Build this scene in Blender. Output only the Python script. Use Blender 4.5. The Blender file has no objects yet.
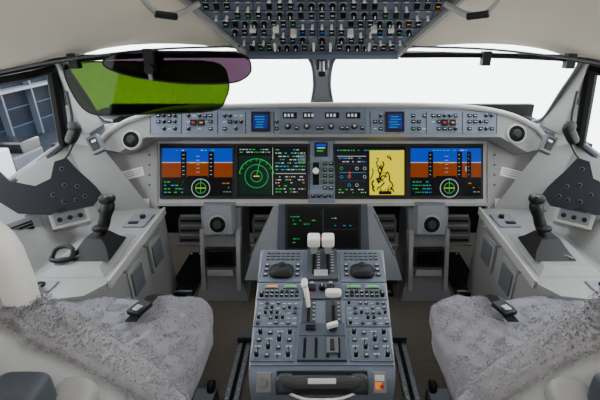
import bpy, math, random
from mathutils import Vector, Matrix
random.seed(7)
SC=bpy.context.scene
MATS={}
def srgb(c):
    r=[]
    for x in c:
        x=x/255.0
        r.append(x/12.92 if x<=0.04045 else ((x+0.055)/1.055)**2.4)
    return (r[0],r[1],r[2],1)
def mat(name,col,rough=0.5,metal=0.0,var=0.08,scale=30,bump=0.0,emit=0.0,spec=0.5):
    m=bpy.data.materials.new(name); m.use_nodes=True
    nt=m.node_tree; b=nt.nodes['Principled BSDF']
    c=srgb(col)
    tc=nt.nodes.new('ShaderNodeTexCoord')
    n=nt.nodes.new('ShaderNodeTexNoise'); n.inputs['Scale'].default_value=scale; n.inputs['Detail'].default_value=3
    nt.links.new(tc.outputs['Object'],n.inputs['Vector'])
    mx=nt.nodes.new('ShaderNodeMix'); mx.data_type='RGBA'
    mx.inputs[6].default_value=[max(0,x*(1-var)) for x in c[:3]]+[1]
    mx.inputs[7].default_value=[min(1,x*(1+var)) for x in c[:3]]+[1]
    nt.links.new(n.outputs['Fac'],mx.inputs[0])
    nt.links.new(mx.outputs[2],b.inputs['Base Color'])
    b.inputs['Roughness'].default_value=rough; b.inputs['Metallic'].default_value=metal
    b.inputs['Specular IOR Level'].default_value=spec
    if bump>0:
        bp=nt.nodes.new('ShaderNodeBump'); bp.inputs['Strength'].default_value=bump; bp.inputs['Distance'].default_value=0.005
        nt.links.new(n.outputs['Fac'],bp.inputs['Height']); nt.links.new(bp.outputs['Normal'],b.inputs['Normal'])
    if emit>0:
        nt.links.new(mx.outputs[2],b.inputs['Emission Color']); b.inputs['Emission Strength'].default_value=emit
    MATS[name]=m; return m
mat('panel_grey',(112,115,121),0.55)
mat('console_grey',(131,132,130),0.5)
mat('light_trim',(160,160,157),0.45)
mat('white_plastic',(228,227,222),0.35)
mat('ceiling_cream',(216,207,190),0.6,var=0.04,scale=6)
mat('blue_grey',(84,93,108),0.5)
mat('blue_grey_dark',(56,64,77),0.5)
mat('band_blue',(103,114,131),0.5)
mat('dark_grey',(46,49,56),0.5)
mat('bracket',(20,23,30),0.65,spec=.25)
mat('mid_grey',(86,89,94),0.5)
mat('black_plastic',(11,11,13),0.5,spec=.3)
mat('black_matte',(9,9,10),0.85,spec=.2)
mat('black_gloss',(8,8,10),0.2)
mat('rubber',(20,20,22),0.7)
mat('steel',(130,132,136),0.35,metal=0.8)
mat('fleece',(128,127,133),0.95,var=0.18,scale=40,bump=0.4,spec=0.1)
mat('fleece_light',(141,140,146),0.95,var=0.1,scale=60,spec=0.1)
mat('fleece_dark',(113,112,119),0.95,var=0.1,scale=60,spec=0.1)
mat('fleece_edge',(166,165,169),0.95,var=0.15,scale=50,bump=.3,spec=0.1)
mat('seat_shell',(160,161,160),0.5)
mat('seat_frame',(66,71,82),0.5)
mat('label_white',(220,220,218),0.5)
mat('key_light',(140,145,152),0.5)
mat('legend',(190,195,200),0.5,emit=0.12)
mat('lit_green',(40,170,60),0.5,emit=0.6)
mat('lit_amber',(230,130,20),0.5,emit=0.5)
mat('lit_red',(150,25,20),0.5,emit=0.2)
mat('lit_blue',(40,90,200),0.5,emit=0.5)
def emis(name,col,s=1.0):
    mat(name,col,0.3,var=0.03,emit=s,spec=0.3)
    b=MATS[name].node_tree.nodes['Principled BSDF']
    for l in list(b.inputs['Base Color'].links): MATS[name].node_tree.links.remove(l)
    b.inputs['Base Color'].default_value=(0.003,0.003,0.003,1); b.inputs['Specular IOR Level'].default_value=.1
emis('scr_black',(4,5,8),0.6)
emis('scr_blue',(0,66,205),0.9)
emis('scr_brown',(150,62,0),0.75)
emis('scr_green',(40,220,90),0.8)
emis('scr_white',(215,225,235),0.8)
emis('scr_yellow',(250,232,0),1.0)
emis('scr_cyan',(30,180,230),0.8)
emis('scr_red',(220,30,20),0.8)
emis('scr_amber',(230,140,10),0.8)
emis('scr_dgreen',(6,38,30),0.8)
emis('scr_dblue',(36,44,160),0.7)
m=mat('carpet',(92,85,78),0.95,var=0.35,scale=160,bump=0.5,spec=0.1)
nt=m.node_tree; tc=[n for n in nt.nodes if n.type=='TEX_COORD'][0]
w=nt.nodes.new('ShaderNodeTexWave'); w.bands_direction='Y'; w.inputs['Scale'].default_value=26; w.inputs['Distortion'].default_value=2.0
mp=nt.nodes.new('ShaderNodeMix'); mp.data_type='RGBA'; mp.blend_type='MULTIPLY'; mp.inputs[0].default_value=0.3
old=[n for n in nt.nodes if n.type=='MIX' and n!=mp][0]
nt.links.new(tc.outputs['Object'],w.inputs['Vector']); nt.links.new(old.outputs[2],mp.inputs[6]); nt.links.new(w.outputs['Color'],mp.inputs[7])
nt.links.new(mp.outputs[2],nt.nodes['Principled BSDF'].inputs['Base Color'])
mat('concrete',(240,240,238),0.9,var=0.06,scale=0.4)
m=mat('facade',(84,98,118),0.6,var=0.1,scale=1)
nt=m.node_tree; tc=[n for n in nt.nodes if n.type=='TEX_COORD'][0]
br=nt.nodes.new('ShaderNodeTexBrick'); br.inputs['Scale'].default_value=0.6; br.inputs['Mortar Size'].default_value=.012
br.inputs['Color1'].default_value=srgb((24,36,50)); br.inputs['Color2'].default_value=srgb((12,18,27)); br.inputs['Mortar'].default_value=srgb((60,70,82))
mpn=nt.nodes.new('ShaderNodeMapping'); mpn.inputs['Rotation'].default_value=(math.pi/2,0,math.pi/2)
nt.links.new(tc.outputs['Object'],mpn.inputs['Vector']); nt.links.new(mpn.outputs['Vector'],br.inputs['Vector'])
nt.links.new(br.outputs['Color'],nt.nodes['Principled BSDF'].inputs['Base Color'])
nt.nodes['Principled BSDF'].inputs['Specular IOR Level'].default_value=.1
mat('asphalt',(24,30,38),0.95,var=0.3,scale=0.6,spec=.1)
mat('truck_paint',(150,155,160),0.6)
def tint(name,col,gl=0.06,rough=0.05):
    m=bpy.data.materials.new(name); m.use_nodes=True; nt=m.node_tree
    nt.nodes.remove(nt.nodes['Principled BSDF']); out=[n for n in nt.nodes if n.type=='OUTPUT_MATERIAL'][0]
    t=nt.nodes.new('ShaderNodeBsdfTransparent'); g=nt.nodes.new('ShaderNodeBsdfGlossy'); g.inputs['Roughness'].default_value=rough
    mx=nt.nodes.new('ShaderNodeMixShader'); mx.inputs[0].default_value=gl
    tc=nt.nodes.new('ShaderNodeTexCoord'); n=nt.nodes.new('ShaderNodeTexNoise'); n.inputs['Scale'].default_value=3
    nt.links.new(tc.outputs['Object'],n.inputs['Vector'])
    cm=nt.nodes.new('ShaderNodeMix'); cm.data_type='RGBA'
    cm.inputs[6].default_value=(col[0]*.45,col[1]*.45,col[2]*.45,1); cm.inputs[7].default_value=(col[0]*1.3,col[1]*1.3,col[2]*1.3,1)
    if name=='glass': cm.inputs[6].default_value=cm.inputs[7].default_value=(*col,1)
    nt.links.new(n.outputs['Fac'],cm.inputs[0]); nt.links.new(cm.outputs[2],t.inputs[0])
    nt.links.new(t.outputs[0],mx.inputs[1]); nt.links.new(g.outputs[0],mx.inputs[2]); nt.links.new(mx.outputs[0],out.inputs[0])
    MATS[name]=m
tint('glass',(0.98,0.99,0.99),0.01)
tint('visor_green',(0.017,0.042,0.0003),0.01)
tint('visor_smoke',(0.030,0.015,0.026),0.012)

def catmull(pts,k=6):
    pts=[Vector(p) for p in pts]
    if len(pts)<3: return pts
    P=[pts[0]*2-pts[1]]+pts+[pts[-1]*2-pts[-2]]; out=[]
    for i in range(1,len(P)-2):
        p0,p1,p2,p3=P[i-1:i+3]
        for j in range(k):
            t=j/k
            out.append(0.5*((2*p1)+(p2-p0)*t+(2*p0-5*p1+4*p2-p3)*t*t+(3*p1-p0-3*p2+p3)*t**3))
    out.append(pts[-1]); return out
def closedcat(p,k=5):
    n=len(p); q=[Vector((*x,0)) for x in p]; out=[]
    for i in range(n):
        p0,p1,p2,p3=q[i-1],q[i],q[(i+1)%n],q[(i+2)%n]
        for j in range(k):
            t=j/k; out.append(0.5*((2*p1)+(p2-p0)*t+(2*p0-5*p1+4*p2-p3)*t*t+(3*p1-p0-3*p2+p3)*t**3))
    return [(v.x,v.y) for v in out]
class B:
    def __init__(s,name,M=None):
        s.name=name; s.v=[]; s.f=[]; s.m=[]; s.mats=[]; s.M=M or Matrix.Identity(4)
    def mi(s,m):
        if m not in s.mats: s.mats.append(m)
        return s.mats.index(m)
    def add(s,vs,fs,m,M2=None):
        o=len(s.v); T=s.M if M2 is None else s.M@M2
        s.v+= [T@Vector(v) for v in vs]; i=s.mi(m)
        for f in fs: s.f.append([o+x for x in f]); s.m.append(i)
    def poly(s,pts,m): s.add(pts,[list(range(len(pts)))],m)
    def box(s,c,d,m,R=None,tp=1.0):
        x,y,z=d[0]/2,d[1]/2,d[2]/2
        vs=[(-x,-y,-z),(x,-y,-z),(x,y,-z),(-x,y,-z),(-x*tp,-y*tp,z),(x*tp,-y*tp,z),(x*tp,y*tp,z),(-x*tp,y*tp,z)]
        T=Matrix.Translation(c)
        if R is not None: T=T@R
        s.add(vs,[(3,2,1,0),(4,5,6,7),(0,1,5,4),(1,2,6,5),(2,3,7,6),(3,0,4,7)],m,T)
    def cyl(s,c,r,h,m,r2=None,n=14,R=None):
        r2=r if r2 is None else r2
        vs=[(r*math.cos(2*math.pi*i/n),r*math.sin(2*math.pi*i/n),0) for i in range(n)]+[(r2*math.cos(2*math.pi*i/n),r2*math.sin(2*math.pi*i/n),h) for i in range(n)]
        fs=[(i,(i+1)%n,n+(i+1)%n,n+i) for i in range(n)]+[list(range(n))[::-1],list(range(n,2*n))]
        T=Matrix.Translation(c)
        if R is not None: T=T@R
        s.add(vs,fs,m,T)
    def prism(s,p,z0,z1,m,side=None):
        n=len(p)
        a=sum(p[i][0]*p[(i+1)%n][1]-p[(i+1)%n][0]*p[i][1] for i in range(n))
        if a<0: p=p[::-1]
        vs=[(x,y,z0) for x,y in p]+[(x,y,z1) for x,y in p]
        s.add(vs,[list(range(n,2*n))],m); s.add(vs,[list(range(n))[::-1]]+[(i,(i+1)%n,n+(i+1)%n,n+i) for i in range(n)],side or m)
    def loft(s,rings,m,cap=True,closed=True):
        n=len(rings[0]); vs=[v for r in rings for v in r]; fs=[]
        for j in range(len(rings)-1):
            for i in range(n if closed else n-1):
                a=j*n+i; b=j*n+(i+1)%n; fs.append((a,b,b+n,a+n))
        if cap: fs+= [list(range(n))[::-1],list(range(len(vs)-n,len(vs)))]
        s.add(vs,fs,m)
    def tube(s,pts,r,m,n=8,k=5,sm=True):
        P=catmull(pts,k) if sm else [Vector(p) for p in pts]
        R=r if isinstance(r,(list,tuple)) else [r]*2
        rings=[]; up=Vector((0.13,0.2,1)).normalized()
        for i,p in enumerate(P):
            d=(P[min(i+1,len(P)-1)]-P[max(i-1,0)]).normalized()
            u=d.cross(up)
            if u.length<0.1: u=d.cross(Vector((1,0,0)))
            u.normalize(); w=d.cross(u).normalized(); up=-w if (-w).dot(up)>0 else w
            t=i/(len(P)-1)*(len(R)-1); q=min(int(t),len(R)-2); rr=R[q]+(R[q+1]-R[q])*(t-q)
            rings.append([p+(u*math.cos(2*math.pi*j/n)+w*math.sin(2*math.pi*j/n))*rr for j in range(n)])
        s.loft(rings,m)
    def sell(s,c,d,m,e=0.4,n=24,k=12,R=None,fn=None):
        def pw(x): return math.copysign(abs(x)**e,x)
        vs=[];fs=[]
        for j in range(k+1):
            t=-math.pi/2+math.pi*j/k
            for i in range(n):
                a=2*math.pi*i/n
                p=[d[0]*pw(math.cos(t))*pw(math.cos(a)),d[1]*pw(math.cos(t))*pw(math.sin(a)),d[2]*pw(math.sin(t))]
                if fn: p=fn(*p)
                vs.append(p)
        for j in range(k):
            for i in range(n):
                a=j*n+i;b=j*n+(i+1)%n; fs.append((a,b,b+n,a+n))
        T=Matrix.Translation(c)
        if R is not None: T=T@R
        s.add(vs,fs,m,T)
    def ring(s,c,r,w,m,z,a0=0,a1=360,n=28):
        vs=[];fs=[]
        for i in range(n+1):
            a=math.radians(a0+(a1-a0)*i/n)
            vs+= [(c[0]+r*math.cos(a),c[1]+r*math.sin(a),z),(c[0]+(r-w)*math.cos(a),c[1]+(r-w)*math.sin(a),z)]
        for i in range(n): fs.append((2*i,2*i+2,2*i+3,2*i+1)[::-1])
        s.add(vs,fs,m)
    def rect(s,x0,y0,x1,y1,m,z):
        s.poly([(x0,y0,z),(x1,y0,z),(x1,y1,z),(x0,y1,z)],m)
    def line(s,p,q,w,m,z):
        p=Vector((p[0],p[1],z));q=Vector((q[0],q[1],z)); d=(q-p).normalized(); nn=Vector((-d.y,d.x,0))*w/2
        s.poly([p-nn,q-nn,q+nn,p+nn],m)
    def build(s,bevel=0,parent=None,angle=35):
        me=bpy.data.meshes.new(s.name); 
        c=Vector((0,0,0))
        if s.v:
            lo=Vector([min(v[i] for v in s.v) for i in range(3)]); hi=Vector([max(v[i] for v in s.v) for i in range(3)]); c=(lo+hi)/2
        me.from_pydata([v-c for v in s.v],[],s.f)
        for m in s.mats: me.materials.append(MATS[m])
        me.polygons.foreach_set('material_index',s.m); 
        me.polygons.foreach_set('use_smooth',[True]*len(s.f)); me.update()
        me.set_sharp_from_angle(angle=math.radians(angle))
        o=bpy.data.objects.new(s.name,me); o.location=c; SC.collection.objects.link(o)
        if bevel:
            md=o.modifiers.new('bevel','BEVEL'); md.width=bevel; md.segments=2; md.limit_method='ANGLE'; md.angle_limit=math.radians(40)
        if parent: o.parent=parent
        return o
def frame(o,X,Y,Z,s=1.0):
    return Matrix(((X[0]*s,Y[0]*s,Z[0]*s,o[0]),(X[1]*s,Y[1]*s,Z[1]*s,o[1]),(X[2]*s,Y[2]*s,Z[2]*s,o[2]),(0,0,0,1)))
ST,CT=0.4067,0.9135
UP=(0,ST,CT); NO=(0,-CT,ST); XX=(1,0,0)
PANEL=frame((0,1.7357,0.4743),XX,UP,NO,0.00475)      # 4.75 mm layout grid on the tilted instrument panel
GLARE=frame((0,1.5986,0.5353),XX,UP,NO,0.004375)
Rx=lambda a:Matrix.Rotation(math.radians(a),4,'X')
Ry=lambda a:Matrix.Rotation(math.radians(a),4,'Y')
Rz=lambda a:Matrix.Rotation(math.radians(a),4,'Z')

# ---------------- floor / shell ----------------
b=B('floor'); b.box((0,0.8,-0.02),(3.2,3.4,0.04),'carpet'); b.build()
b=B('wall_front')
b.box((0,2.30,0.41),(2.4,0.04,0.82),'black_matte')
for s in(-1,1): b.box((s*1.16,2.0,.38),(.04,.62,.76),'black_matte')
b.build()
b=B('wall_back')
b.box((0,-.87,.95),(3.2,.04,1.9),'ceiling_cream'); b.build(.004)
b=B('door_1'); b.box((0,-.83,.80),(.66,.03,1.6),'light_trim'); b.box((.26,-.81,.8),(.03,.03,.12),'steel'); b.box((0,-.812,1.3),(.12,.01,.03),'label_white')
b.build(.004)

WS=[(-1.12,1.70,.767),(-1.066,1.94,.79),(-.60,2.09,.812),(-.07,2.2,.834),(0,2.205,.834),(.07,2.2,.834),(.60,2.09,.812),(1.066,1.94,.79),(1.12,1.70,.767)]
LIP=[(-225,52),(-212,68),(-182,83),(-132,92),(0,95),(122,94),(180,87),(213,72),(228,53)]
b=B('glareshield')
lipw=[GLARE@Vector((x,y,-1)) for x,y in LIP]
b.loft([[tuple(p) for p in lipw],[tuple(Vector(p)) for p in WS],[(p[0],p[1]+.06,p[2]-.09) for p in WS]],'dark_grey',cap=False,closed=False)
b.M=GLARE
ls=[(p.x,p.y) for p in catmull([(x,y,0) for x,y in LIP],5)]
low=[(205,48),(178,63),(90,63),(0,63),(-90,63),(-176,63),(-203,48)]
b.prism(ls+low,-26,0,'console_grey')
b.tube([(x,y,1) for x,y in LIP],2.6,'light_trim',n=10)
b.prism([(-171,66),(174,66),(176,86),(120,90.5),(-130,90),(-170,85)],0,1.2,'band_blue')
z=1.4
for x in (-171,-140,-104,-76,-48,48,76,104,140,174):
    b.rect(x-.5,66,x+.5,88,'dark_grey',z)
for cx in (-61,72.5):
    b.box((cx,78,1.6),(19,20,2),'black_plastic'); b.rect(cx-7,71,cx+7,85,'scr_dblue',2.7)
    for i in range(5): b.rect(cx-6+random.random()*3,72+i*2.6,cx+2+random.random()*4,72.7+i*2.6,'scr_cyan',2.8)
b.prism([(-42,66),(44,66),(44,91),(-42,91)],1,3,'blue_grey')
for cx,w in ((-32,14),(-14,10),(10,14),(31,14)):
    b.rect(cx-w/2,81,cx+w/2,87,'black_gloss',3.2)
    for j in range(3): b.rect(cx-w/2+1.5+j*3.5,82.5,cx-w/2+3.5+j*3.5,85.5,'scr_white',3.3)
for cx in (-34,-15,9,32): 
    b.cyl((cx,73,3),3.2,4,'black_plastic',2.6); b.cyl((cx,73,7),1.6,.6,'key_light')
for cx in (-25,-4,0,20,25,40):
    b.box((cx,71,3.6),(4,3.4,1.6),'black_plastic'); b.rect(cx-1.2,71.3,cx+1.2,72,'legend',4.5)
for x0,x1 in ((-166,-142),(-136,-108),(-100,-80),(-48,-44),(50,60),(88,104),(108,138),(144,170)):
    x=x0+3
    while x<x1:
        for y in (71,78,84):
            r=random.random()
            if r<.45: b.box((x,y,1.8),(3.8,3.4,1.4),'black_plastic'); b.rect(x-1,y-.3,x+1,y+.5,random.choice(['legend','legend','lit_green','legend']),2.6)
            elif r<.65: b.cyl((x,y,1),1.9,3,'black_plastic',1.5); b.rect(x-.3,y,x+.3,y+1.4,'legend',4.1)
            elif r<.85: b.rect(x-1.6,y-.4,x+1.6,y+.4,'legend',1.5)
        x+=5.5
for cx in (-128,122):
    b.box((cx,77,2),(6,6,2),'black_plastic'); b.rect(cx-1.5,76,cx+1.5,78,'lit_red',3.1); b.box((cx+8,77,2),(6,6,2),'black_plastic'); b.rect(cx+6.5,76.3,cx+9.5,77.6,'lit_amber',3.1)
for cx,cy in ((-190,60),(194,66)):
    b.cyl((cx,cy,0),10.5,2,'light_trim',9.5,n=28); b.cyl((cx,cy,2),8,.5,'black_matte',n=28); b.cyl((cx,cy,2),5,2,'rubber',3,n=20)
b.build(0.002)

b=B('instrument_panel',PANEL)
b.prism([(-164,62),(165,62),(165,-5),(-164,-5)],-5,0,'light_trim')
b.prism([(-164,64),(-164,-14),(-196,-22),(-222,30),(-226,52),(-212,66),(-185,72)],-4,1.0,'console_grey')
b.prism([(165,64),(165,-14),(196,-22),(224,30),(230,54),(213,70),(185,74)],-4,1.0,'console_grey')
b.prism([(-14,64),(13,64),(13,-5),(-14,-5)],0,2.4,'band_blue')
b.box((0,-4.5,1),(330,3,4),'console_grey')
b.box((-1,50,3),(13,14,2),'black_plastic'); b.rect(-6,45,4,56,'scr_dgreen',4.2); b.rect(-5,51,3,52,'scr_white',4.3); b.rect(-5,48,1,49,'scr_green',4.3)
b.rect(-6,53,4,55.5,'scr_blue',4.3)
b.box((-6,26,4),(6,22,4),'black_matte'); b.box((-6,28,9),(2,4,10),'steel'); b.cyl((-6,28,13),3.2,5,'white_plastic',3.0)
for i in range(5):
    for x in (3,9): b.box((x,36-i*6,3),(3.6,3.6,1.6),'black_plastic'); b.rect(x-1,36-i*6,x+1,36.8-i*6,random.choice(['legend','lit_green']),4)
for x in (-9,-3,3,9): b.cyl((x,4,2),2.2,4,'black_plastic',1.7); b.rect(x-.3,4,x+.3,5.5,'legend',6.1)
for cx in (-190,190):
    sg=-1 if cx<0 else 1
    b.box((cx,26,1.3),(25,9,.8),'label_white',R=Rz(-14*sg))
    for i in range(3): b.box((cx,28.2-i*2.2,1.8),(20,.5,.2),'mid_grey',R=Rz(-14*sg))
    b.box((cx-12*sg,-3,1.3),(11,9,.8),'label_white')
    for dx,dy in ((-18,40),(14,-10),(16,48)):
        b.cyl((cx-dx*sg,dy,1),1.3,.5,'steel')
for cx in (-172,172):
    for i in range(4): b.rect(cx-1,44-i*10,cx+1,46-i*10,'dark_grey',1.1)
b.build(0.002)

def display(name,x0,x1,y0,y1,kind,z0=0):
    b=B(name,PANEL)
    b.box(((x0+x1)/2,(y0+y1)/2,z0+1.2),(x1-x0+5,y1-y0+6,2.4),'black_plastic')
    z=z0+2.5; W=x1-x0; H=y1-y0
    b.rect(x0,y0,x1,y1,'scr_black',z)
    R=lambda a,c,d,e,m,k=.08: b.rect(x0+a*W,y0+c*H,x0+d*W,y0+e*H,m,z+k)
    def text(a,c,d,e,rows,cols=('scr_white','scr_green'),dens=.7):
        for i in range(rows):
            y=e-(i+.5)*(e-c)/rows; x=a
            while x<d:
                l=random.uniform(.015,.05)
                if random.random()<dens: R(x,y-.009,min(d,x+l),y+.009,random.choice(cols),.2)
                x+=l+.015
    if kind in('pfdl','pfdr'):
        R(0,.68,1,.97,'scr_blue'); R(0,.38,1,.68,'scr_brown'); R(0,.672,1,.685,'scr_white',.1)
        for a in ((.27,.35),(.66,.74)) if kind=='pfdl' else ((.25,.32),(.66,.73),(.80,.86)):
            R(a[0],.38,a[1],.9,'scr_black',.12); 
            for i in range(6): R(a[0]+.02,.43+i*.08,a[1]-.03,.44+i*.08,'scr_white',.15)
        R(.40,.665,.46,.685,'scr_yellow',.2); R(.56,.665,.62,.685,'scr_yellow',.2)
        for i in range(5): R(.485,.48+i*.08,.535,.487+i*.08,'scr_white',.2)
        if kind=='pfdr': R(.78,.5,.79,.6,'scr_white',.2)
        R(.36,.38,.65,.41,'scr_black',.11)
        text(.2,.88,.85,.97,1,('scr_green','scr_cyan','scr_white'),.5)
        c=(x0+.55*W,y0+.16*H)
        b.ring(c,.19*H,.012*H,'scr_white',z+.15); b.ring(c,.11*H,.010*H,'scr_green',z+.15); 
        b.line((c[0]-.1*H,c[1]),(c[0]+.1*H,c[1]),.6,'scr_yellow',z+.2); b.line((c[0],c[1]-.1*H),(c[0],c[1]+.17*H),.5,'scr_green',z+.2)
        text(.03,.04,.3,.32,4,('scr_green','scr_cyan')); text(.82,.04,.98,.3,3,('scr_cyan','scr_amber'),.5)
    elif kind=='nav':
        c=(x0+.27*W,y0+.40*H)
        R(.02,.03,.48,.82,'scr_dgreen',.05)
        b.ring(c,.36*H,.012*H,'scr_green',z+.12,10,170); b.ring(c,.24*H,.01*H,'scr_green',z+.12)
        b.ring(c,.12*H,.01*H,'scr_green',z+.12)
        for a in range(10,171,20):
            q=math.radians(a); b.line((c[0]+.31*H*math.cos(q),c[1]+.31*H*math.sin(q)),(c[0]+.36*H*math.cos(q),c[1]+.36*H*math.sin(q)),.5,'scr_green',z+.2)
        b.line(c,(c[0]+4,c[1]+.35*H),.5,'scr_green',z+.2); b.line((c[0]-3,c[1]),(c[0]+3,c[1]),.9,'scr_yellow',z+.2)
        R(.497,.02,.503,.98,'scr_white'); text(.03,.86,.46,.97,2)
        text(.54,.5,.96,.97,7,('scr_white','scr_green','scr_cyan'),.75); text(.54,.05,.96,.42,6,('scr_green','scr_white','scr_amber'),.6)
        R(.54,.45,.97,.46,'scr_white'); R(.86,.66,.97,.84,'mid_grey',.1)
    elif kind=='map':
        R(.49,.02,.98,.93,'scr_yellow')
        for i in range(17):
            x=x0+random.uniform(.52,.80)*W; y=y0+random.uniform(.08,.88)*H; wd=random.uniform(.5,1.7)
            for k in range(5):
                x2=min(max(x+random.uniform(-3,3),x0+.5*W),x0+.96*W); y2=min(max(y+random.uniform(-5,2.5),y0+.05*H),y0+.9*H)
                b.line((x,y),(x2,y2),wd,'scr_black',z+.15+i*.002); x,y=x2,y2
        R(.84,.05,.97,.55,'scr_yellow',.25); R(.62,.03,.8,.10,'scr_black',.3)
        R(.49,.93,.98,.98,'scr_black',.3); text(.03,.88,.96,.97,1,('scr_green','scr_cyan'),.8)
        R(.03,.80,.44,.81,'scr_white')
        for i in range(4):
            for j in range(3): 
                if (i+j)%3: b.ring((x0+(.09+.11*i)*W,y0+(.22+.17*j)*H),1.6,.35,random.choice(['scr_white','scr_cyan','scr_green']),z+.12,n=12)
        for j in range(3): R(.06,.3+.17*j,.44,.307+.17*j,'scr_cyan' if j%2 else 'scr_dblue')
        text(.05,.66,.44,.8,2,('scr_white','scr_cyan'),.7); text(.05,.04,.44,.16,2,('scr_green','scr_white'),.6); R(.2,.36,.22,.5,'scr_red',.2)
    else:
        text(.04,.08,.48,.9,9,('scr_green',),.18); text(.54,.5,.96,.95,5,('scr_white','scr_cyan'),.1)
        R(.498,.03,.502,.97,'mid_grey'); R(.5,.45,.97,.453,'mid_grey')
    return b.build(0.0015)
display('flight_display',-159,-89,4,53,'pfdl')
display('flight_display',-84,-14,4,53,'nav')
display('flight_display',13,83,4,53,'map')
display('flight_display',88,158,4,53,'pfdr')
b=B('center_display_housing',PANEL)
b.prism([(-43,-4),(45,-4),(47,-52),(-45,-52)],-30,3,'blue_grey_dark')
b.prism([(45,-3),(49,-3),(72,-52),(80,-80),(47,-80)],-14,2,'panel_grey')
b.prism([(-43,-3),(-47,-3),(-69,-52),(-77,-80),(-45,-80)],-14,2,'panel_grey')
for s in(-1,1): b.line((s*52,-14),(s*72,-56),1.2,'dark_grey',2.1)
b.build(0.003)
display('systems_display',-34,36,-47,-7,'sys',3)

# ---------------- footwell ----------------
def pedal_column(cx):
    b=B('rudder_pedal_column')
    rings=[]
    for z,y,hw in ((.0,1.585,.125),(.05,1.60,.115),(.09,1.625,.095),(.30,1.69,.092),(.42,1.725,.095),(.435,1.735,.095)):
        rings.append([(cx-hw,y,z),(cx+hw,y,z),(cx+hw*.8,y+.35,z),(cx-hw*.8,y+.35,z)])
    b.loft(rings,'panel_grey')
    F=frame((cx,1.715,.43),XX,(0,.29,.957),(0,-.957,.29)); b.M=F
    b.box((0,-.04,.02),(.15,.16,.05),'panel_grey',tp=.85)
    b.cyl((0,-.06,.03),.047,.02,'console_grey',.043,n=28); b.cyl((0,-.06,.05),.037,.002,'black_matte',n=28); b.cyl((0,-.06,.045),.02,.014,'rubber',n=20)
    b.box((0,-.225,.0),(.145,.09,.05),'black_plastic'); b.box((0,-.225,.026),(.12,.065,.004),'black_gloss')
    for s in(-1,1):
        b.box((s*.085,-.24,-.01),(.02,.3,.06),'console_grey'); b.cyl((s*.06,-.31,.0),.008,.02,'steel')
    b.box((0,-.30,.012),(.12,.03,.03),'console_grey')
    b.build(0.004)
    for k in(-1,1):
        p=B('rudder_pedal')
        px=cx+k*.195
        F=frame((px,1.88,.25),XX,(0,.45,.893),(0,-.893,.45)); p.M=F
        p.prism([(-.07,-.08),(.07,-.08),(.08,.03),(.07,.07),(-.07,.07),(-.08,.03)],-.012,.012,'mid_grey')
        for i in range(6): p.box((0,-.065+i*.025,.016),(.13,.012,.01),'console_grey' if i%2 else 'black_plastic')
        p.box((0,-.09,.02),(.16,.014,.03),'steel')
        p.box((-.055,-.0,-.06),(.014,.03,.1),'steel'); p.box((.055,-.0,-.06),(.014,.03,.1),'steel')
        p.M=Matrix.Identity(4)
        p.tube([(px,1.93,.25),(px,2.0,.2),(px,2.1,.0)],.014,'steel')
        p.build(0.002)
        h=B('heel_plate'); hx=px+k*.03
        h.prism([(hx-.07,1.62),(hx+.07,1.62),(hx+.07,2.02),(hx-.06,2.02)],0.0,.012,'black_gloss')
        h.box((hx,1.64,.016),(.12,.012,.012),'steel')
        for q in range(3): h.cyl((hx-.05+.05*q,2.0,.012),.006,.006,'steel')
        h.build(0.003)
pedal_column(-.485); pedal_column(.51)

for sx in(-1,1):
    b=B('seat_rail'); x=sx*.325
    b.box((x,.78,.006),(.05,1.06,.012),'mid_grey'); b.box((x,.78,.014),(.014,1.04,.008),'black_matte')
    for i in range(26):
        b.cyl((x-.018,.30+i*.038,.012),.003,.004,'steel',n=8); b.cyl((x+.018,.30+i*.038,.012),.003,.004,'steel',n=8)
    b.box((x,1.31,.02),(.06,.03,.04),'dark_grey'); b.build()

# ---------------- pedestal ----------------
PED=frame((0,1.38,.414),XX,(0,.9968,.0804),(0,-.0804,.9968))
hw=lambda q:.240+q*.075
b=B('center_pedestal',PED)
L=.547
b.prism([(-hw(0),0),(hw(0),0),(hw(-L),-L),(-hw(-L),-L)],-.02,0,'band_blue')
b.prism([(-hw(0)-.006,.006),(hw(0)+.006,.006),(hw(-L)+.006,-L-.006),(-hw(-L)-.006,-L-.006)],-.03,-.008,'light_trim')
b.M=Matrix.Identity(4)
b.loft([[(-hw(0)+.004,1.38,.39),(hw(0)-.004,1.38,.39),(hw(0)-.05,1.36,0),(-hw(0)+.05,1.36,0)],
        [(-hw(-L)+.004,.835,.35),(hw(-L)-.004,.835,.35),(hw(-L)-.03,.80,0),(-hw(-L)+.03,.80,0)]],'mid_grey')
rr=[]
for y,z,w in ((.838,.366,.204),(.815,.358,.203),(.795,.335,.20),(.785,.30,.196),(.780,.20,.19),(.780,0,.185)):
    rr.append([(-w,y,z),(w,y,z)])
b.loft([[p[0] for p in rr],[p[1] for p in rr]],'band_blue',cap=False,closed=False)
b.M=PED
for (x0,x1,y0,y1) in ((-.232,-.065,-.2,-.008),(.065,.232,-.2,-.008),(-.222,-.07,-.29,-.206),(.07,.222,-.29,-.206),(-.215,-.075,-.41,-.296),(.075,.215,-.41,-.296),(-.205,-.078,-.54,-.416),(.078,.205,-.54,-.416)):
    b.box(((x0+x1)/2,(y0+y1)/2,.002),(x1-x0-.004,y1-y0-.004,.004),'blue_grey')
    for cx in(x0+.008,x1-.008):
        for cy in(y0+.008,y1-.008): b.cyl((cx,cy,.003),.003,.002,'steel',n=8)
def btn(x,y,s=.010,c=None,base='black_plastic'):
    b.box((x,y,.006),(s,s*.9,.008),base)
    if c: b.box((x,y,.0103),(s*.6,s*.3,.001),c)
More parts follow.
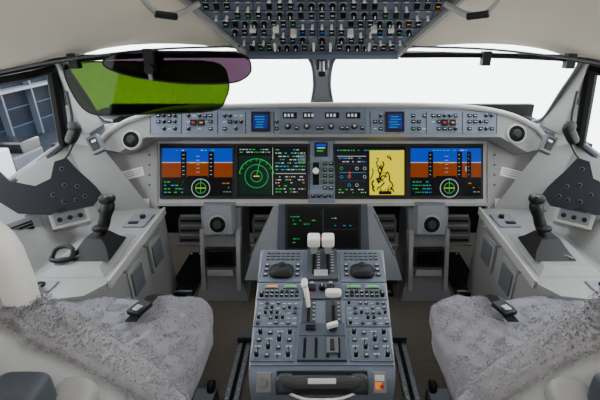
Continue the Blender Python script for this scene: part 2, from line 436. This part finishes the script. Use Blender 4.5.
def knob(x,y,r=.008,h=.016):
    b.cyl((x,y,.003),r*1.35,.002,'key_light',n=16); b.cyl((x,y,.004),r,h,'black_plastic',r*.8,n=14); b.box((x,y+r*.35,.0045+h),(r*.25,r*.8,.001),'legend')
for s in(-1,1):
    for i in range(7):
        for j in range(3): btn(s*.15-.057+i*.019,-.028-j*.019,.0135,None,'mid_grey')
    for j in range(3): btn(s*.205,-.105-j*.028,.016,'legend','dark_grey'); btn(s*.09,-.105-j*.028,.016,'legend','dark_grey')
    b.sell((s*.148,-.145,.008),(.045,.038,.018),'black_plastic',e=.7); b.sell((s*.148,-.128,.02),(.016,.016,.016),'rubber',e=1)
    b.box((s*.175,-.226,.006),(.05,.018,.004),'black_gloss'); b.box((s*.175,-.226,.009),(.034,.008,.001),'lit_amber' if s<0 else 'lit_green')
    b.box((s*.11,-.226,.006),(.05,.018,.004),'black_gloss'); b.box((s*.11,-.226,.009),(.034,.008,.001),'lit_green')
    for i in range(8):
        for j in range(2): btn(s*.145-.06+i*.017,-.252-j*.018,.011,random.choice(['legend','legend','lit_green',None,None]))
    knob(s*.205,-.272,.008)
    for j in range(5):
        for i in range(7):
            r=random.random(); x=s*.145-.056+i*.019; y=-.308-j*.022
            if r<.45: btn(x,y,.010,random.choice(['legend',None,'legend',None]),'dark_grey')
            elif r<.62: knob(x,y,.0055,.012)
            elif r<.9: b.box((x,y,.0045),(.012,.0025,.001),'legend')
    for j in range(4):
        for i in range(4):
            x=s*.142-.045+i*.03; y=-.435-j*.028
            if (i+j)%3==0: knob(x,y,.007)
            elif (i+j)%3==1: btn(x,y,.013,'legend','dark_grey')
            else: b.box((x,y+.006,.0045),(.018,.003,.001),'legend'); b.cyl((x,y-.004,.004),.003,.012,'steel',.002,n=8)
b.box((0,-.10,.006),(.118,.19,.012),'dark_grey',tp=.96)
for x in(-.03,.022):
    b.box((x,-.09,.013),(.012,.15,.003),'black_matte')
    for i in range(8): b.box((x+.017,-.03-i*.017,.0135),(.010,.003,.001),'legend')
b.box((-.004,-.16,.013),(.05,.035,.004),'key_light')
for s,x in((-1,-.031),(1,.023)):
    b.loft([[(x-.010,-.045,.01),(x+.010,-.045,.01),(x+.010,-.02,.01),(x-.010,-.02,.01)],[(x-.016,-.055,.06),(x+.016,-.055,.06),(x+.016,-.02,.06),(x-.016,-.02,.06)]],'light_trim')
    b.sell((x,-.045,.078),(.024,.025,.020),'white_plastic',e=.3)
    b.cyl((x-s*.022,-.045,.078),.008,.008,'lit_red',R=Ry(-90*s),n=12)
b.box((0,-.245,.004),(.13,.085,.008),'blue_grey_dark')
for x in(-.035,.03):
    b.box((x,-.235,.010),(.026,.03,.006),'black_plastic'); b.box((x,-.235,.022),(.012,.012,.022),'steel')
    b.box((x,-.265,.009),(.02,.006,.001),'lit_red')
knob(0,-.24,.012,.02)
for cx,w in((-.043,.044),(.037,.05)):
    b.box((cx,-.345,.004),(w,.10,.008),'dark_grey'); b.box((cx,-.345,.009),(.010,.09,.002),'black_matte')
    for i in range(5): b.box((cx+.017,-.31-i*.018,.009),(.008,.003,.001),'legend')
b.tube([(-.043,-.33,.0),(-.048,-.315,.04),(-.055,-.295,.065)],[.006,.008,.009],'white_plastic')
b.sell((-.058,-.285,.072),(.011,.03,.011),'white_plastic',e=.7,R=Rx(-20))
b.tube([(.037,-.32,0),(.037,-.315,.045)],.007,'steel',sm=False); b.sell((.037,-.313,.055),(.026,.013,.012),'white_plastic',e=.5)
b.box((0,-.425,.005),(.14,.05,.010),'blue_grey_dark'); b.cyl((.032,-.42,.01),.015,.006,'black_plastic'); b.box((.032,-.42,.022),(.034,.012,.016),'white_plastic',R=Rz(20)); b.box((-.035,-.42,.012),(.03,.02,.006),'black_gloss')
b.box((0,-.495,.005),(.14,.085,.010),'blue_grey_dark')
for i in range(4): b.box((-.05+i*.033,-.495,.011),(.008,.07,.003),'black_matte')
b.box((.03,-.49,.013),(.035,.055,.006),'mid_grey'); b.box((.03,-.49,.017),(.012,.04,.004),'black_plastic')
b.build(0.0012)
b=B('radio_handset')
APR=frame((0,.803,.340),XX,(0,.62,.784),(0,-.784,.62)); b.M=APR
b.box((0,.0,.006),(.25,.06,.012),'black_plastic')
b.sell((0,0.004,.028),(.115,.018,.016),'dark_grey',e=.5)
b.sell((-.10,0,.022),(.026,.026,.018),'dark_grey',e=.6); b.sell((.10,0,.022),(.026,.026,.018),'dark_grey',e=.6)
b.box((0,.010,.044),(.075,.014,.003),'label_white')
b.tube([(-.10,-.02,.02),(-.05,-.032,.045),(0,-.034,.05),(.05,-.032,.045),(.1,-.02,.02)],.004,'white_plastic')
b.build(0.002)
b=B('pedestal_placard',APR)
b.box((.158,.0,.004),(.036,.052,.008),'console_grey'); b.box((.158,.012,.0085),(.026,.016,.001),'label_white'); b.box((.155,-.008,.0085),(.018,.018,.001),'lit_amber'); b.cyl((.164,-.01,.009),.006,.001,'lit_red')
b.box((-.16,.0,.004),(.04,.05,.008),'console_grey'); b.cyl((-.16,.0,.008),.012,.01,'steel'); b.build(0.001)

# ---------------- side consoles + walls ----------------
def side(s):
    P=lambda x,*r:(s*x,)+tuple(r)
    b=B('side_console')
    b.prism([P(.74,1.69),P(.72,1.10),P(.76,1.04),P(.86,1.02),P(1.02,1.0),P(1.06,-.25),P(1.34,-.25),P(1.24,1.45),P(1.05,1.70)],.0,.45,'console_grey')
    b.prism([P(.73,1.69),P(.71,1.11),P(.72,1.11),P(.74,1.69)],.425,.458,'light_trim')
    for y in(1.5,1.3): b.box(P(.724,y,.33),(.012,.12,.14),'console_grey'); b.box(P(.718,y,.33),(.012,.09,.10),'mid_grey')
    for y in (1.22,1.4,1.56): b.cyl(P(.722,y,.42),.006,.012,'steel',R=Ry(-90*s))
    b.loft([[P(.74,1.14,.45),P(.96,1.14,.45),P(.98,1.44,.45),P(.76,1.44,.45)],[P(.77,1.17,.475),P(.93,1.17,.475),P(.95,1.41,.475),P(.79,1.41,.475)]],'console_grey')
    b.loft([[P(1.0,1.02,.45),P(1.0,1.62,.45)],[P(1.2,1.02,.60),P(1.08,1.66,.62)]],'console_grey',cap=False,closed=False)
    b.box(P(.80,1.56,.452),(.09,.12,.012),'panel_grey'); b.cyl(P(.79,1.58,.458),.012,.014,'black_plastic'); b.box(P(.81,1.53,.460),(.04,.02,.006),'black_plastic')
    b.box(P(.93,1.085,.452),(.10,.06,.008),'panel_grey'); b.cyl(P(.93,1.085,.456),.02,.004,'black_matte',n=20)
    b.build(0.006)
    st=B('sidestick'); cx=.825; oy=-.035
    Q=lambda x,y,z:(s*x,y+oy,z)
    st.loft([[Q(cx-.075,1.235,.476),Q(cx+.075,1.235,.476),Q(cx+.07,1.41,.476),Q(cx-.06,1.41,.476)],[Q(cx-.06,1.265,.50),Q(cx+.055,1.265,.50),Q(cx+.05,1.385,.50),Q(cx-.045,1.385,.50)],[Q(cx-.035,1.29,.535),Q(cx+.03,1.29,.535),Q(cx+.025,1.36,.535),Q(cx-.025,1.36,.535)]],'black_plastic')
    st.tube([Q(cx,1.325,.51),Q(cx-.02,1.33,.55),Q(cx-.035,1.335,.59),Q(cx-.05,1.345,.635),Q(cx-.052,1.36,.665)],[.022,.016,.018,.021,.019,.024,.022,.012],'black_plastic',n=14)
    st.sell(Q(cx-.055,1.345,.668),(.026,.022,.016),'black_plastic',e=.6); st.cyl(Q(cx-.06,1.33,.678),.005,.007,'mid_grey')
    st.sell(Q(cx-.02,1.315,.565),(.026,.018,.012),'black_plastic',e=.8)
    st.tube([Q(cx+.03,1.26,.49),Q(cx+.06,1.24,.485)],.004,'steel',sm=False)
    st.build(0.003)
    w=B('wall_left' if s<0 else 'wall_right')
    top=[P(.99,1.74,.735),P(1.12,1.70,.767),P(1.25,1.434,.655),P(1.38,.6,.60),P(1.42,-.85,.60)]
    bot=[P(.80,1.70,.44),P(1.02,1.66,.46),P(1.12,1.40,.47),P(1.22,.6,.47),P(1.26,-.85,.47)]
    w.loft([bot,top],'console_grey',cap=False,closed=False)
    w.loft([bot[1:],[(p[0]+s*.1,p[1],0) for p in bot[1:]]],'mid_grey',cap=False,closed=False)
    w.loft([top[1:],[P(1.16,1.74,.765),P(1.29,1.45,.65),P(1.42,.6,.595),P(1.46,-.85,.595)]],'dark_grey',cap=False,closed=False)
    w.loft([[P(1.066,1.94,.79),P(1.01,1.74,.965),P(.955,1.55,1.14)],[P(1.085,1.80,.76),P(1.02,1.64,.95),P(.965,1.53,1.13)],[P(1.10,1.69,.765),P(1.05,1.64,.93),P(1.0,1.56,1.10)]],'light_trim',cap=False,closed=False)
    w.loft([[P(.984,1.691,.743),P(1.02,1.72,.80)],[P(1.12,1.70,.767),P(1.10,1.68,.80)]],'console_grey',cap=False,closed=False)
    w.tube([P(1.12,1.69,.767),P(1.065,1.63,.93),P(1.01,1.57,1.09)],.024,'black_matte')
    w.tube([P(1.0,1.565,1.095),P(1.1,1.417,1.070),P(1.17,.6,1.10),P(1.2,-.25,1.15)],.022,'black_matte')
    w.tube([P(1.12,1.70,.767),P(1.25,1.434,.655),P(1.38,.6,.60),P(1.42,-.25,.60)],.016,'dark_grey')
    w.tube([P(1.06,1.665,.80),P(1.02,1.63,.90),P(.985,1.58,1.0)],.006,'dark_grey')
    w.loft([[P(1.40,.45,.60),P(1.17,.45,1.13)],[P(1.40,-.85,.60),P(1.17,-.85,1.3)]],'light_trim',cap=False,closed=False)
    w.build()
    g=B('window_3' if s<0 else 'window_4'); 
    g.poly([P(1.14,1.72,.765),P(1.27,1.44,.65),P(1.115,1.42,1.08),P(1.01,1.60,1.10)],'glass'); g.poly([P(1.27,1.44,.65),P(1.40,.45,.60),P(1.19,.45,1.12),P(1.115,1.42,1.08)],'glass'); g.build()
    k=B('console_control_box'); 
    c=P(1.0,1.42,.56)
    X=Vector((.80,-s*.6 if s>0 else .6,0)).normalized(); N=Vector((-s*.5,-.62,.55)).normalized(); N=(N-X*N.dot(X)).normalized(); Y=N.cross(X)
    k.M=frame(c,X,Y,N)
    k.box((0,0,0),(.13,.12,.07),'light_trim'); k.box((0,0,.036),(.105,.095,.006),'panel_grey')
    k.box((0,.018,.040),(.07,.04,.004),'dark_grey'); 
    for i in range(3): k.cyl((-.035+.035*i,-.03,.038),.009,.012,'black_plastic')
    k.build(0.004)
    k=B('air_outlet_panel'); k.M=frame(P(1.12,1.24,.545),Vector((.5,-s*.866,0)).normalized(),Vector((s*.5*.5,.3,.8)).normalized(),Vector((-s*.7,-.35,.6)).normalized())
    k.box((0,0,0),(.24,.09,.02),'panel_grey')
    for i in(-.06,.05):
        k.box((i,0,.011),(.08,.055,.006),'black_matte')
        for j in range(4): k.box((i,-.018+j*.012,.016),(.08,.003,.004),'mid_grey')
    k.build(0.002)
side(-1); side(1)

for s,nm in((-1,'window_1'),(1,'window_2')):
    g=B(nm); g.poly([(s*.07,2.19,.835),(s*1.06,1.93,.795),(s*.955,1.545,1.135),(s*.055,1.79,1.11)],'glass'); g.build()
b=B('windshield_frame')
b.loft([[(-.07,2.2,.82),(.07,2.2,.82),(.07,2.24,.82),(-.07,2.24,.82)],[(-.035,1.98,1.0),(.035,1.98,1.0),(.035,2.02,1.0),(-.035,2.02,1.0)],[(-.05,1.78,1.115),(.05,1.78,1.115),(.05,1.82,1.13),(-.05,1.82,1.13)]],'light_trim')
for s in(-1,1):
    b.tube([(s*.055,2.19,.845),(s*.037,1.98,.985),(s*.052,1.78,1.105),(s*.12,1.765,1.118),(s*.55,1.67,1.125),(s*.90,1.565,1.13),(s*.955,1.56,1.115),(s*1.0,1.72,.97),(s*1.055,1.90,.83),(s*1.03,1.95,.80)],.008,'mid_grey')
b.sell((0,1.76,1.09),(.03,.03,.03),'dark_grey',e=.6); b.cyl((0,1.735,1.06),.012,.04,'steel'); b.sell((0,1.74,1.05),(.016,.012,.012),'black_plastic')
b.build(0.003)

b=B('ceiling')
def grid(L,R,m,n=8,bul=.03):
    rings=[]
    for i in range(n+1):
        t=i/n; rings.append([tuple(Vector(l).lerp(Vector(r),t)+Vector((0,0,bul*math.sin(math.pi*t)))) for l,r in zip(L,R)])
    b.loft(rings,m,cap=False,closed=False)
for s in(-1,1):
    Lx=catmull([(s*.955,1.545,1.137),(s*1.0,1.55,1.10),(s*1.1,1.417,1.075),(s*1.17,.6,1.11),(s*1.2,-.85,1.3)],4)
    Rx_=catmull([(s*.282,1.60,1.15),(s*.34,1.54,1.22),(s*.438,1.45,1.312),(s*.60,1.267,1.55),(s*.6,-.85,1.75)],4)
    grid(Lx,Rx_,'ceiling_cream')
    b.poly([(s*.955,1.545,1.137),(s*.055,1.79,1.115),(0,1.795,1.115),(0,1.60,1.148),(s*.282,1.60,1.15)],'light_trim')
    b.tube([(s*.30,1.575,1.165),(s*.6,1.50,1.158),(s*.9,1.44,1.125),(s*1.08,1.30,1.09)],.004,'mid_grey')
b.poly([(-.6,1.267,1.55),(.6,1.267,1.55),(.6,-.85,1.75),(-.6,-.85,1.75)],'ceiling_cream')
o=b.build(angle=60)

OVH=frame((0,1.6,1.144),XX,(0,-.666,.746),(0,-.746,-.666))
b=B('overhead_panel',OVH)
oh=lambda t:.278+.69*t
b.prism([(-oh(0),0),(oh(0),0),(oh(.45),.45),(-oh(.45),.45)],-.05,0,'band_blue')
b.prism([(-oh(0)-.012,-.018),(oh(0)+.012,-.018),(oh(0)+.004,.004),(-oh(0)-.004,.004)],-.05,.02,'band_blue')
for s in(-1,1): b.prism([(s*oh(0),-.01),(s*(oh(0)+.014),-.01),(s*(oh(.45)+.014),.45),(s*oh(.45),.45)],-.05,.016,'light_trim')
for row in range(12):
    y=.024+row*.036; W=oh(y)-.02; n=max(5,int(2*W/.034)); n+=(1-n%2)
    b.box((0,y-.018,.001),(2*W,.002,.003),'dark_grey')
    rt=row%4
    for i in range(n):
        x=-W+(i+.5)*2*W/n; blk=abs(i-n//2)//3; r=random.random()
        if abs(i-n//2)%3==1: b.box((x+W/n,y,.001),(.002,.034,.003),'dark_grey')
        kind=(blk+rt)%4
        if kind in(0,2):
            b.box((x,y,.004),(.018,.018,.008),'black_plastic')
            if r<.75: b.box((x,y+.002,.0085),(.011,.004,.001),'legend' if r<.6 else ('lit_green' if r<.66 else 'lit_amber' if r<.70 else 'lit_blue'))
            b.box((x,y+.0125,.0012),(.014,.0025,.0015),'legend')
        elif kind==1:
            b.cyl((x,y,0),.010,.018,'black_plastic',.008); b.box((x,y+.003,.0185),(.004,.012,.002),'label_white'); b.ring((x,y),.0135,.0015,'legend',.001,20,160,n=10)
        else:
            b.cyl((x,y,0),.006,.006,'steel'); b.cyl((x,y-.002,.004),.0035,.022,'label_white',.005); b.box((x,y+.0125,.0012),(.014,.0025,.0015),'legend')
for x in(-.17,-.03,.03,.17): b.cyl((x,.055,0),.018,.026,'panel_grey',.014); b.box((x,.055,.032),(.008,.028,.014),'white_plastic')
for x in(-.10,.10,.24,-.24,-.16,.18): b.box((x,.10+.02*(abs(x)>.15),.012),(.020,.012,.03),'white_plastic')
b.build(0.001)

for s in(-1,1):
    b=B('grab_handle'); b.tube([(s*.40,1.44,1.30),(s*.45,1.37,1.268),(s*.50,1.33,1.275),(s*.55,1.31,1.35)],.010,'light_trim'); b.tube([(s*.45,1.362,1.262),(s*.50,1.322,1.269)],.011,'black_plastic',sm=False); b.build()
    b=B('visor_rail')
    b.tube([(s*1.12,1.30,1.08),(s*1.0,1.46,1.105),(s*.90,1.50,1.125),(s*.6,1.56,1.135),(s*.30,1.62,1.13)],.010,'black_plastic')
    for x,y,z in((.88,1.50,1.12),(.60,1.55,1.125)): b.box((s*x,y,z),(.03,.03,.05),'black_plastic')
    b.build()
b=B('sun_visor')
o2=[(-.925,1.09),(-.88,1.115),(-.65,1.118),(-.387,1.115),(-.34,1.058),(-.352,.995),(-.41,.945),(-.65,.932),(-.82,.927),(-.885,.947),(-.918,1.015)]
VF=lambda y:frame((0,y,0),XX,(0,0,1),(0,-1,0))
b.M=VF(1.50); oc=closedcat(o2)
b.poly([(x,y,0) for x,y in oc],'visor_green'); b.tube([(x,y,0) for x,y in oc+[oc[0]]],.003,'black_plastic',sm=False,n=6)
b.box((-.60,1.135,0),(.04,.05,.02),'black_plastic')
b.build()
b=B('sun_visor',VF(1.45)); oc=closedcat([(-.755,1.115),(-.69,1.15),(-.48,1.155),(-.28,1.148),(-.245,1.10),(-.275,1.065),(-.34,1.050),(-.51,1.052),(-.68,1.078)])
b.poly([(x,y,0) for x,y in oc],'visor_smoke'); b.tube([(x,y,0) for x,y in oc+[oc[0]]],.003,'black_plastic',sm=False,n=6)
b.box((-.585,1.13,.015),(.035,.07,.02),'black_plastic'); b.cyl((-.585,1.10,.02),.016,.02,'black_plastic'); b.box((-.585,1.08,.03),(.012,.03,.012),'steel')
b.build()

for s in(-1,1):
    b=B('tablet_bracket')
    X=Vector((.93,s*-.37,0)).normalized(); N=Vector((0,-CT,ST)); N=(N-X*N.dot(X)).normalized(); Y=N.cross(X)
    c=Vector((s*.92,1.38,.675)); b.M=frame(tuple(c),X*1,Y,N)
    f=lambda pts:[(s*x,y) for x,y in pts]
    b.prism(f([(-.085,-.03),(-.05,-.07),(.02,-.075),(.06,-.05),(.09,-.02),(.12,.03),(.07,.05),(.05,.11),(.01,.12),(-.02,.07),(-.05,.03),(-.07,.0)]),0,.014,'bracket')
    b.prism(f([(.05,.0),(.12,.03),(.20,.06),(.24,.12),(.25,.0),(.19,-.06),(.10,-.08),(.02,-.05)]),-.02,-.004,'bracket')
    for x,y in((-.03,-.03),(.03,.02),(.0,-.04),(.03,.08),(.07,-.01),(.04,-.04),(-.01,.01)): b.cyl((s*x,y,.013),.008,.003,'blue_grey_dark'); b.cyl((s*x,y,.0135),.006,.003,'black_matte')
    b.tube([(s*.02,0,-.01),(s*.1,-.02,-.06),(s*.2,-.08,-.08)],.014,'dark_grey')
    b.build(0.002)
for s in(-1,1):
    b=B('hand_microphone')
    b.M=frame((s*1.015,1.62,.82),XX,UP,NO)
    b.sell((0,.0,.02),(.020,.045,.02),'black_plastic',e=.6,R=Rz(25*s)); b.sell((s*-.01,.03,.03),(.024,.020,.02),'rubber',e=.8)
    b.tube([(0,-.04,.02),(s*.02,-.08,.02),(s*.05,-.11,.0),(s*.04,-.15,-.02)],.004,'black_plastic'); b.build()
    b=B('reading_light'); b.M=frame((s*.955,1.66,.765),XX,UP,NO)
    b.box((0,0,.02),(.05,.075,.03),'mid_grey',R=Rz(25*s*-1)); b.box((0,.0,.037),(.03,.05,.006),'black_plastic',R=Rz(-25*s)); b.box((0,.012,.041),(.02,.01,.002),'label_white',R=Rz(-25*s)); b.build(0.003)
b=B('steering_tiller'); c=Vector((-.915,1.20,.475))
b.cyl((c.x,c.y,.45),.03,.03,'mid_grey',.025,n=20)
b.tube([c+Vector(v)*.75 for v in ((-.045,0,.02),(-.04,.035,.045),(0,.05,.055),(.04,.035,.045),(.045,0,.02),(.02,-.02,.02),(-.03,-.02,.02),(-.045,0,.02))],.008,'black_plastic')
b.build()

# ---------------- seats ----------------
def seat(s):
    root=bpy.data.objects.new('pilot_seat',None); root.location=(s*.66,.75,0); SC.collection.objects.link(root)
    def fin(b,bev=0,angle=35):
        o=b.build(bev,angle=angle); o.parent=root; o.matrix_parent_inverse=Matrix.Translation((-s*.66,-.75,0)); return o
    P=lambda x,*r:(s*x,)+tuple(r)
    b=B('seat_base'); b.box(P(.64,.75,.20),(.34,.40,.30),'seat_frame',tp=.9); b.box(P(.64,.78,.03),(.54,.5,.06),'dark_grey'); b.box(P(.62,.78,.345),(.50,.52,.04),'seat_frame')
    for x in(.38,.86): b.box(P(x,.75,.30),(.03,.40,.07),'seat_frame')
    b.cyl(P(.335,.85,.27),.02,.02,'black_plastic',R=Ry(-90*s)); fin(b,.006)
    hx=.283; cx=.612
    def fn(x,y,z):
        if z>0:
            z-=.018*math.exp(-((x)/.16)**2); z+=.006*math.sin(x*38+y*17)*math.sin(y*31-x*9)
            z+=.004*math.sin(x*90+1.3)*math.sin(y*85)
        f=1+.02*math.sin(y*45+x*10)
        return [x*f,y,z]
    b=B('seat_cushion'); b.sell(P(cx,.80,.392),(hx,.285,.058),'fleece',e=.42,n=96,k=36,fn=fn)
    rnd=random.Random(3)
    for i in range(26000):
        x=rnd.uniform(-hx,hx); y=rnd.uniform(-.285,.285)
        q=abs(x/hx)**(2/.42)+abs(y/.285)**(2/.42)
        if q>=1: continue
        z=.058*(1-q)**.21
        zz=fn(x,y,z)
        p=Vector((s*cx+zz[0],.80+zz[1],.392+zz[2]-.001))
        d=Vector((rnd.uniform(-1,1),rnd.uniform(-1,1),rnd.uniform(.3,1))).normalized()*rnd.uniform(.003,.007); w=Vector((rnd.uniform(-1,1),rnd.uniform(-1,1),0)).normalized()*.0012
        b.add([p-w,p+w,p+d],[(0,1,2)],rnd.choice(['fleece','fleece_light','fleece','fleece_dark']))
    fin(b,angle=80)
    oh=[(.30,.36),(.325,.47),(.30,.53),(.245,.60),(.185,.665),(.14,.70),(.118,.74),(.10,.76),(.05,.77)]
    full=[(x,z) for x,z in oh]+[(-x,z) for x,z in oh[::-1]]
    def outline(k,dz=0): 
        pc=closedcat(full,4); return [((s*.675+x*k),.58+(z-.58)*(k)+dz) for x,z in pc]
    def lay(k,y,dz=0): return [(x,y-.10*(z-.47),z) for x,z in outline(k,dz)]
    b=B('backrest_fleece')
    b.loft([lay(.90,.70),lay(.98,.685),lay(1.02,.655),lay(1.02,.625),lay(.97,.605),lay(.9,.60)],'fleece_edge')
    ring=[lay(1.02,.655),lay(1.02,.625),lay(.98,.685),lay(.97,.605)]
    for i in range(14000):
        r=rnd.choice(ring); j=rnd.randrange(len(r)); a=Vector(r[j]).lerp(Vector(r[(j+1)%len(r)]),rnd.random())
        c=Vector((s*.675,a.y,.6)); o=(a-c).normalized()
        a=a+Vector((0,rnd.uniform(-.015,.015),0))
        d=(o*rnd.uniform(.2,1.0)+Vector((rnd.uniform(-.7,.7),rnd.uniform(-.7,.7),rnd.uniform(-.7,.7)))).normalized()*rnd.uniform(.005,.011); w=d.cross(Vector((rnd.random(),rnd.random(),1))).normalized()*.0014
        b.add([a-w,a+w,a+d],[(0,1,2)],rnd.choice(['fleece_edge','fleece_light','fleece_edge']))
    fin(b,angle=80)
    b=B('backrest_shell')
    b.loft([lay(.92,.606),lay(.93,.60),lay(.92,.56),lay(.88,.535),lay(.80,.525)],'seat_shell')
    b.loft([lay(.70,.53,-.02),lay(.68,.515,-.02),lay(.62,.508,-.02)],'seat_frame')
    b.tube([P(.385,.58,.46),P(.42,.555,.53),P(.47,.54,.60),P(.53,.53,.655)],.008,'seat_frame')
    fin(b,angle=50)
    b=B('headrest'); b.sell(P(.668,.63,.80),(.112,.045,.135),'white_plastic',e=.6); b.sell(P(.668,.60,.79),(.085,.03,.10),'seat_shell',e=.6); b.box(P(.675,.59,.68),(.06,.03,.12),'seat_frame'); fin(b,angle=80)
    b=B('armrest')
    b.sell(P(.475,.50,.60),(.055,.065,.028),'seat_shell',e=.5,R=Rx(15)); b.cyl(P(.42,.53,.53),.035,.03,'seat_frame',R=Ry(90*s),n=20); b.box(P(.45,.53,.50),(.03,.05,.16),'seat_frame')
    b.sell(P(.515,.485,.66),(.045,.035,.035),'seat_frame',e=.4); b.box(P(.51,.485,.60),(.03,.04,.1),'seat_frame')
    b.sell(P(.95,.72,.56),(.03,.13,.025),'seat_shell',e=.5)
    b.box(P(.95,.64,.48),(.03,.05,.14),'seat_frame')
    fin(b,.004)
    b=B('harness_buckle')
    bx=.535
    b.box(P(bx+.012,.965,.462),(.045,.06,.016),'black_plastic',R=Rz(20*s)); b.box(P(bx+.012,.955,.472),(.022,.024,.006),'steel',R=Rz(20*s))
    b.loft([[P(bx-.02,1.06,.44),P(bx+.015,1.06,.44)],[P(bx-.018,1.03,.457),P(bx+.018,1.03,.457)],[P(bx+.0,.91,.457),P(bx+.035,.91,.457)]],'black_matte',cap=False,closed=False)
    fin(b,.003)
seat(-1); seat(1)

# ---------------- outside ----------------
b=B('tarmac'); b.box((0,150,-4.1),(500,500,.2),'concrete'); b.box((-10.5,10,-3.99),(8,34,.02),'asphalt')
for i in range(4): b.box((-9.5,5+i*5.2,-3.97),(2.6,.12,.02),'truck_paint')
b.build()
b=B('terminal_building'); b.box((-17,14,.03),(5,17,8.0),'facade'); b.box((-14.3,14,1.2),(.6,17,.2),'truck_paint'); b.box((-14.3,14,-1.6),(.6,17,.12),'mid_grey')
for i in range(9): b.box((-14.3,6+i*2,.03),(.3,.1,7.9),'blue_grey_dark')
b.build()
b=B('service_truck'); b.box((-10.5,10.5,-3.0),(1.9,2.6,1.5),'truck_paint'); b.box((-10.5,12.6,-3.2),(1.8,1.4,1.1),'dark_grey'); b.box((-10.5,12.9,-2.6),(1.7,.9,.6),'black_gloss')
for y in(9.8,12.6):
    for x in(-11.4,-9.7): b.cyl((x,y,-3.57),.4,.25,'rubber',R=Ry(90))
b.build(0.05)

# ---------------- light ----------------
w=bpy.data.worlds.new('World'); SC.world=w; w.use_nodes=True; nt=w.node_tree; bg=nt.nodes['Background']
tc=nt.nodes.new('ShaderNodeTexCoord'); sp=nt.nodes.new('ShaderNodeSeparateXYZ'); cr=nt.nodes.new('ShaderNodeValToRGB')
nt.links.new(tc.outputs['Generated'],sp.inputs[0]); nt.links.new(sp.outputs['Z'],cr.inputs[0]); nt.links.new(cr.outputs[0],bg.inputs[0])
cr.color_ramp.elements[0].color=(1,1,1,1); cr.color_ramp.elements[1].color=(.88,.94,1,1); bg.inputs[1].default_value=8.0
def area(n,loc,size,power,rot,col=(1,1,1)):
    l=bpy.data.lights.new(n,'AREA'); l.shape='RECTANGLE'; l.size,l.size_y=size; l.energy=power; l.color=col
    o=bpy.data.objects.new(n,l); o.location=loc; o.rotation_euler=[math.radians(a) for a in rot]; SC.collection.objects.link(o)
area('cabin_fill',(0,-.2,1.62),(1.0,.4),10,(35,0,0),(1,.97,.93))  # added fill lamp behind the camera to brighten the interior, not a cockpit fixture

cam=bpy.data.cameras.new('camera'); co=bpy.data.objects.new('camera',cam); SC.collection.objects.link(co)
cam.lens=24; cam.sensor_width=36; cam.shift_x=-22/600; cam.clip_start=.02; cam.clip_end=1000
co.location=(0,0,1.247); co.rotation_euler=(math.radians(90-24),0,0); SC.camera=co
